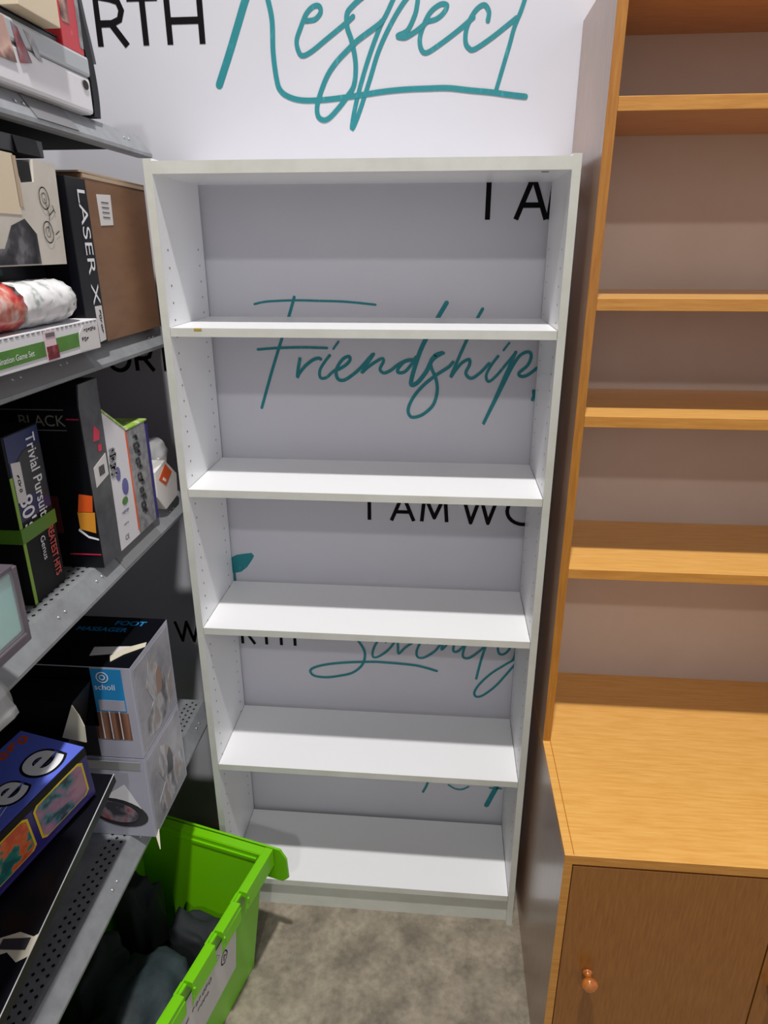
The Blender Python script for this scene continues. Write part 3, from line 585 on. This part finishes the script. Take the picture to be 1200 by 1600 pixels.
# ---------------------------------------------------------------- bottom shelf goods
side_photo = mat('grey_side_print', s(168, 168, 174), .4, noise=(9, s(132, 130, 136), .38, .62))
def carton(z0, z1, upper):
    t = thing('massager_carton', ('upper' if upper else 'lower')+(' white photo carton with a dark top and a blue front panel' if upper else ' white photo carton, directly under its twin, with an oval machine on the front'), 'box', group='foot massager cartons on the lowest metal shelf')
    MB().box(-.34, 0.0, -.335, -.152, z0, z1, 0, top=1).build('carton_body', [lav_m, navy_m if False else black2_m], t, bevel=.0012)
    h = z1-z0
    random.seed(int(z0*100))
    # side photograph: figure shapes
    patch('side_photograph', side_photo, t, xrect(0, -.325, -.160, z0+.01, z1-.012), PX)
    f1 = [(-.300, .12), (-.255, .06), (-.215, .10), (-.190, .30), (-.205, .55), (-.235, .78), (-.262, .86), (-.285, .62), (-.262, .40), (-.300, .30)]
    patch('printed_figure', photo_grey, t, [(.0008, a, z0+b*h) for a, b in f1], PX)
    f2 = [(-.245, .42), (-.222, .40), (-.214, .55), (-.226, .70), (-.240, .64)]
    patch('printed_figure', mat('skin_print', s(150, 122, 108), .4) if upper else char_m, t, [(.0015, a, z0+b*h) for a, b in f2], PX)
    f3 = [(-.195, .15), (-.168, .22), (-.166, .48), (-.185, .42)]
    patch('printed_figure', photo_dark if False else photo_grey, t, [(.0008, a, z0+b*h) for a, b in f3], PX)
    if upper:
        patch('blue_panel', sky_m, t, yrect(-.335, -.078, -.018, z0+.110, z1-.004), NY)
        patch('dark_print_area', black2_m, t, yrect(-.335, -.335, -.0785, z0+.075, z1-.002), NY)
        patch('dark_print_area', char_m, t, yrect(-.335, -.335, -.0865, z0+.002, z0+.0745), NY)
        patch('pale_panel', lav_m, t, yrect(-.3358, -.072, -.020, z0+.113, z0+.137), NY, .0004)
        mb = MB(); ribbon(mb, [(-.056+.011*math.cos(q*math.pi/8), z1-.022+.011*math.sin(q*math.pi/8)) for q in range(17)], .0022, lambda a, b: (a, -.3362, b)); ribbon(mb, [(-.056+.005*math.cos(q*math.pi/8), z1-.022+.005*math.sin(q*math.pi/8)) for q in range(17)], .002, lambda a, b: (a, -.3362, b))
        mb.build('printed_swirl', whitep_m, t, recalc=False)
        print_text('scholl', .018, (-.075, -.3362, z1-.050), (1, 0, 0), UP, whitep_m, t)
        patch('wood_photograph', photo_brown, t, yrect(-.335, -.086, -.016, z0+.045, z0+.108), NY)
        for x in (-.035, -.055, -.072): patch('white_line', white_m, t, yrect(-.3357, x, x+.002, z0+.046, z0+.111), NY, .0003)
        print_text('FOOT', .024, (-.100, -.186, z1+.001), (1, 0, 0), (0, 1, 0), sky_m, t, bold=.02)
        print_text('MASSAGER', .022, (-.170, -.212, z1+.001), (1, 0, 0), (0, 1, 0), sky_m, t, bold=.02)
        patch('torn_tape', label_m, t, [(-.095, -.300, z1), (-.030, -.285, z1), (-.030, -.262, z1), (-.100, -.270, z1)], UP)
        patch('torn_strip', paperm, t, [(-.045, -.318, z1+.0008), (-.030, -.292, z1+.0008), (.0, -.262, z1+.0008), (-.004, -.246, z1+.0008), (-.035, -.268, z1+.0008), (-.055, -.298, z1+.0008)], UP)
    else:
        patch('fold_flap', greyw_m, t, [(-.30, -.335, z1-.028), (-.012, -.335, z1-.030), (-.006, -.341, z1-.004), (-.30, -.341, z1-.004)], NY)  # pale grey flap tilted out along the top
        c = [(-.072+.062*math.cos(q*math.pi/12), z0+.062+.036*math.sin(q*math.pi/12)-.010*math.cos(q*math.pi/12)) for q in range(24)]
        patch('printed_machine', char_m, t, [(a, -.3352, b) for a, b in c], NY)
        c = [(-.078+.048*math.cos(q*math.pi/12), z0+.064+.026*math.sin(q*math.pi/12)-.008*math.cos(q*math.pi/12)) for q in range(24)]
        patch('printed_footbed', photo_red, t, [(a, -.3362, b) for a, b in c], NY)
        patch('printed_light_cone', white_m, t, [(-.100, -.3352, z0+.098), (-.022, -.3352, z0+.075), (-.050, -.3352, z0+.135)], NY, .0004)
        MB().prism([(0, -.335, z0+.0), (.012, -.350, z0-.016), (.002, -.325, z0+.012)], (.001, .001, 0)).build('torn_corner', paperm, t)
    return t
carton(.6005, .803, False); carton(.8035, 1.014, True)
t = thing('black_flat_box', 'long flat black box with a torn top edge leaning down the lowest metal shelf', 'box')
a0 = Vector((-.029, -.398, .820)); dn = Vector((-.005, -.378, -.095))*1.25; lf = Vector((-.30, .0, .0)); th = Vector((0, .004, -.020))
MB().obox(a0+dn+th, -lf*-1, -dn, -th).build('carton_body', black2_m, t, bevel=.0008)
e1 = a0+Vector((.0006, 0, .0006)); MB().obox(e1+dn+Vector((-.0016, 0, 0)), (.0016, 0, 0), -dn, (0, 0, .0008)).build('worn_edge', greyw_m, t)
def onb(u, v, h=.0012): return a0+dn*u+lf*v+Vector((0, -.0, h))
zig = [(.575, 0), (.585, .02), (.575, .10), (.60, .20), (.585, .32), (.61, .45), (.60, .6), (.64, .6), (.645, .42), (.625, .34), (.655, .2), (.635, .12), (.66, .05), (.64, 0)]
patch('torn_paper_edge', paperm, t, [onb(u, v) for u, v in zig][::-1], UP, .0008)
zig2 = [(.59, .03), (.60, .17), (.63, .17), (.625, .03)]
patch('torn_inner_layer', char_m, t, [onb(u, v, .0022) for u, v in zig2][::-1], UP, .0008)
scribble(t, onb(.90, .16, .0025), (0, 1, .25), (-1, 0, 0), .05, .022, whitep_m, 2)
t = thing('support_box', 'dark box under the leaning black box on the lowest metal shelf', 'box')
MB().box(-.38, -.14, -.62, -.43, S4, .738).build('carton_body', black_m, t, bevel=.001)
MB().box(-.381, -.139, -.621, -.429, .7382, .742).build('lid', char_m, t)
t = thing('blue_toy_box', 'blue toy box with big white letters and two yellow framed pictures on the lowest shelf', 'box')
A = Vector((-.025, -.478, .950)); d = Vector((-.065, -.149, -.040))*2.1; l = Vector((-.25, .060, 0)); up = Vector((.016, -.033, .130))
MB().obox(A-up+d, -l*-1, -d, up).build('carton_body', [dblue_m], t, bevel=.001)
un_ = d.cross(l).normalized(); un_ = un_ if un_.z > 0 else -un_
def tp(u, v, h=.0006): return A+d.normalized()*u+l.normalized()*v+un_*h
dl = d.length
patch('blue_top', blue_m, t, [tp(0, 0), tp(0, .136), tp(dl, .136), tp(dl, 0)], un_)
patch('black_top_border', black_m, t, [tp(0, .136), tp(0, .257), tp(dl, .257), tp(dl, .136)], un_)
dr = -d.normalized(); lu = l.normalized()
def big(ch, u, v, size):
    print_text(ch, size, tp(u, v, .0016), dr, lu, black_m, t, bold=.06, sx=.95); print_text(ch, size, tp(u, v, .0022), dr, lu, whitep_m, t, bold=.022, sx=.95)
big('e', .074, .016, .118); big('e', .132, .022, .098); big('o', .186, .026, .092)
scribble(t, tp(.115, .106, .0016), dr, lu, .11, .022, orange_m, 6)
mb = MB(); ribbon(mb, [(.13, .035), (.18, .028), (.24, .03), (.32, .045)], .0015, lambda a, b: tp(a, b, .0014), flip=True); ribbon(mb, [(.12, .030), (.17, .018), (.24, .018), (.32, .03)], .0015, lambda a, b: tp(a, b, .0014), flip=True)
mb.build('printed_swoosh', whitep_m, t, recalc=False)
sn = d.cross(up).normalized(); sn = sn if sn.x > 0 else -sn
def sp(u, v, h=.0006): return A+d.normalized()*u-up*(1-v)+sn*h
patch('black_edge_band', black_m, t, [sp(0, .86), sp(dl, .86), sp(dl, 1), sp(0, 1)], sn)
for u0, m in ((.012, photo_toy), (.125, photo_toy2)):
    u1 = u0+.102
    def fr(i, m_, nm, h):
        q = [(u0+i+.008, .17+i*6), (u1-i-.008, .17+i*6), (u1-i, .23+i*6), (u1-i, .80-i*6), (u1-i-.008, .86-i*6), (u0+i+.008, .86-i*6), (u0+i, .80-i*6), (u0+i, .23+i*6)]
        return patch(nm, m_, t, [sp(a, b, h) for a, b in q], sn, .0005)
    fr(0, yel_m, 'yellow_frame', .0012); fr(.004, m, 'toy_picture', .002)
mb = MB(); ribbon(mb, [(.02, .07), (.25, .07)], .0012, lambda a, b: sp(a, b, .0014), smooth=False, flip=True); mb.build('printed_line', whitep_m, t, recalc=False)
t = thing('black_lidded_box', 'open black box with a pale cream flap behind the blue toy box', 'box')
MB().hexa([(-.40, -.412, .83), (-.115, -.412, .83), (-.115, -.345, .83), (-.40, -.345, .83), (-.40, -.412, .99), (-.074, -.412, .99), (-.074, -.345, .99), (-.40, -.345, .99)]).build('carton_body', black_m, t, bevel=.001)
MB().prism([(-.100, -.422, .920), (-.056, -.422, .912), (-.054, -.422, .947), (-.060, -.422, .97), (-.070, -.422, .992)], (0, .002, 0)).build('cream_flap', mat('cream_flap_card', s(236, 232, 208), .6), t)
t = thing('black_appliance_box', 'large black carton in the shade at the back of the lowest shelf', 'box')
MB().box(-.44, -.345, -.56, -.10, S4, 1.02).build('carton_body', black2_m, t, bevel=.001)
MB().box(-.4405, -.3445, -.33, -.322, S4+.001, 1.0215).build('tape_seam', char_m, t)

for z, y0, y1, h, lb in ((S2, -1.40, -.92, .31, 'unseen brown carton added on the second shelf to block light'), (S3, -1.42, -.95, .32, 'unseen brown carton added on the third shelf to block light'), (S4, -1.40, -.93, .46, 'unseen tall brown carton added on the lowest shelf to block light')):
    t = thing('light_block_carton', lb, 'box')  # added out of view to keep light off the wall behind the shelves
    MB().box(-.44, -.008, y0, y1, z+.0005, z+h).build('carton_body', kraft_m, t, bevel=.002)
    MB().box(-.441, -.007, (y0+y1)/2-.025, (y0+y1)/2+.025, z+h, z+h+.001).build('packing_tape', kraft_in, t)

# ---------------------------------------------------------------- green crate
cr = thing('green_crate', 'lime green plastic storage crate of dark cloth on the concrete floor, under the metal shelving', 'crate', (.18, -.13, 0), (0, 0, math.radians(-14)))
CW, CLn, CH = .40, .60, .36
def rect(ix, iy, z): return [(-CW+ix, -CLn+iy, z), (-ix, -CLn+iy, z), (-ix, -iy, z), (-CW+ix, -iy, z)]
mb = MB()
mb.rings([rect(.046, .056, .003), rect(.044, .054, .03), rect(.016, .020, CH-.02), rect(.016, .020, CH), rect(.020, .024, CH), rect(.020, .024, CH-.02), rect(.048, .058, .03), rect(.05, .06, .008)], cap=True)
mb.build('crate_tub', crate_m, cr)
mb = MB()   # flange around the top
mb.box(-CW, -.0, -.022, 0, CH-.006, CH+.002).box(-CW, -CW+.022, -CLn, -.022, CH-.006, CH+.002).box(-CW, 0, -CLn, -CLn+.022, CH-.006, CH+.002)
mb.box(-CW, .0, -.003, 0, CH-.03, CH-.006)
mb.box(-CW+.03, -.03, -.028, -.022, CH-.022, CH-.012)
mb.build('rim', crate_m, cr, bevel=.001)
mb = MB()   # toothed rim along the right side
y = 0.0; k = 0
segs = [.13, .028, .075, .030, .085, .028, .12, .03, .075]
for sg in segs:
    off = 0.004 if k % 2 == 0 else -.010
    wd = .020 if k % 2 == 0 else .014
    zt = CH+.004 if k % 2 == 0 else CH-.004
    mb.box(off-wd, off, y-sg, y, CH-.012, zt)
    if k % 2 == 0:
        mb.box(off-.003, off, y-sg, y, CH-.048, CH-.012)
        mb.prism([(off-.004, y-sg, CH-.012), (off+.004, y-sg, CH-.012), (off-.010, y-sg, CH-.075)], (0, .005, 0))
    y -= sg; k += 1
mb.build('toothed_rim', crate_m, cr, bevel=.001)
mb = MB()
for yy in (-.05, -.17, -.30, -.43, -.55): mb.prism([(-.017, yy, CH-.012), (.000, yy, CH-.012), (-.022, yy, CH-.09)], (0, .004, 0))
mb.build('side_rib', crate_m, cr)
# folded lid leaf hanging behind the back edge, its corner showing past the right side
mb = MB()
mb.prism([(-.37, .004, CH+.002), (-.37, .022, CH-.125), (.012, .022, CH-.125), (.030, .020, CH-.105), (.034, .008, CH-.03), (.020, .003, CH+.002)], (0, .006, 0))
mb.build('folded_lid_leaf', crate_m, cr, bevel=.001)
# paper label on the right outer wall: wall plane from (-.016, y, CH) to (-.044, y, .03)
def cw(y_, z_, h=.0012): return (-.016-.028*(CH-.02-z_)/(CH-.05)+h, y_, z_)
pl = patch('paper_label', label_m, cr, [cw(-.56, .10), cw(-.150, .13), cw(-.150, .302), cw(-.56, .302)], PX, .0006)
mb = MB()
ribbon(mb, [(-.200, .215), (-.190, .235), (-.200, .255), (-.212, .248), (-.214, .225), (-.200, .215)], .003, lambda a, b: cw(a, b, .0024)); ribbon(mb, [(-.204, .226), (-.204, .245), (-.197, .236)], .003, lambda a, b: cw(a, b, .0024), smooth=False)
ribbon(mb, [(-.24, .262), (-.232, .283), (-.222, .268), (-.24, .262)], .002, lambda a, b: cw(a, b, .0024), smooth=False)
mb.build('printed_symbol', ink_m, pl, recalc=False)
for yy, zz, ww, hh, nn in ((-.33, .232, .075, .014, 6), (-.31, .205, .045, .012, 4), (-.43, .262, .07, .018, 5), (-.44, .225, .10, .014, 7), (-.46, .195, .12, .012, 8), (-.47, .165, .11, .012, 8)):
    scribble(pl, cw(yy, zz, .0024), (0, 1, 0), (.08, 0, 1), ww, hh, inkg_m, nn)

def cloth(name, label, loc, size, m, seed, rotz=0):
    import bmesh
    random.seed(seed); bm = bmesh.new(); bmesh.ops.create_icosphere(bm, subdivisions=4, radius=1)
    ph = [random.uniform(0, 6) for _ in range(6)]
    for v in bm.verts:
        x, y, z = v.co
        # squarish bundle with folds
        e = .62
        q = Vector((math.copysign(abs(x)**e, x), math.copysign(abs(y)**e, y), math.copysign(abs(z)**e, z)))
        f = 1+.08*math.sin(5*x+ph[0]+3*y)+.05*math.sin(9*y+ph[1]-4*z)+.05*(1-2*abs(math.sin(4*x-3*y+ph[2]+math.sin(3*y))))+.04*(1-2*abs(math.sin(5*y+2*x+ph[5]+z)))
        v.co = Vector((q.x*size[0]*f, q.y*size[1]*f, q.z*size[2]*(f+.05*math.sin(7*x+ph[3])*math.cos(6*y+ph[4]))))
    me = bpy.data.meshes.new(name); bm.to_mesh(me); bm.free()
    for p in me.polygons: p.use_smooth = True
    me.materials.append(m); o = bpy.data.objects.new(name, me); C.objects.link(o)
    o.location = loc; o.rotation_euler = (0, 0, rotz); o['label'] = label; o['category'] = 'cloth bag'; return o
cloth('cloth_bag', 'large dark teal cloth bundle filling the middle of the green crate', (-.062, -.385, .112), (.100, .115, .098), cloth_m, 2, -.25)
cloth('cloth_bag', 'tall black cloth bundle added as shade in the far left corner of the green crate', (-.145, -.205, .165), (.050, .050, .145), cloth2_m, 11, -.25)  # added bundle, stands in for the shade over the back wall
cloth('cloth_bag', 'black cloth bundle added as shade along the left wall of the green crate', (-.185, -.36, .14), (.045, .085, .125), cloth2_m, 14, -.25)  # added as well, blackens the shaded left side
cloth('cloth_bag', 'black cloth bundle against the back wall of the green crate', (-.005, -.205, .105), (.080, .045, .085), cloth2_m, 5, -.25)
cloth('cloth_bag', 'grey green cloth bundle at the near end of the green crate', (-.128, -.560, .095), (.105, .050, .075), cloth_m, 8, -.25)
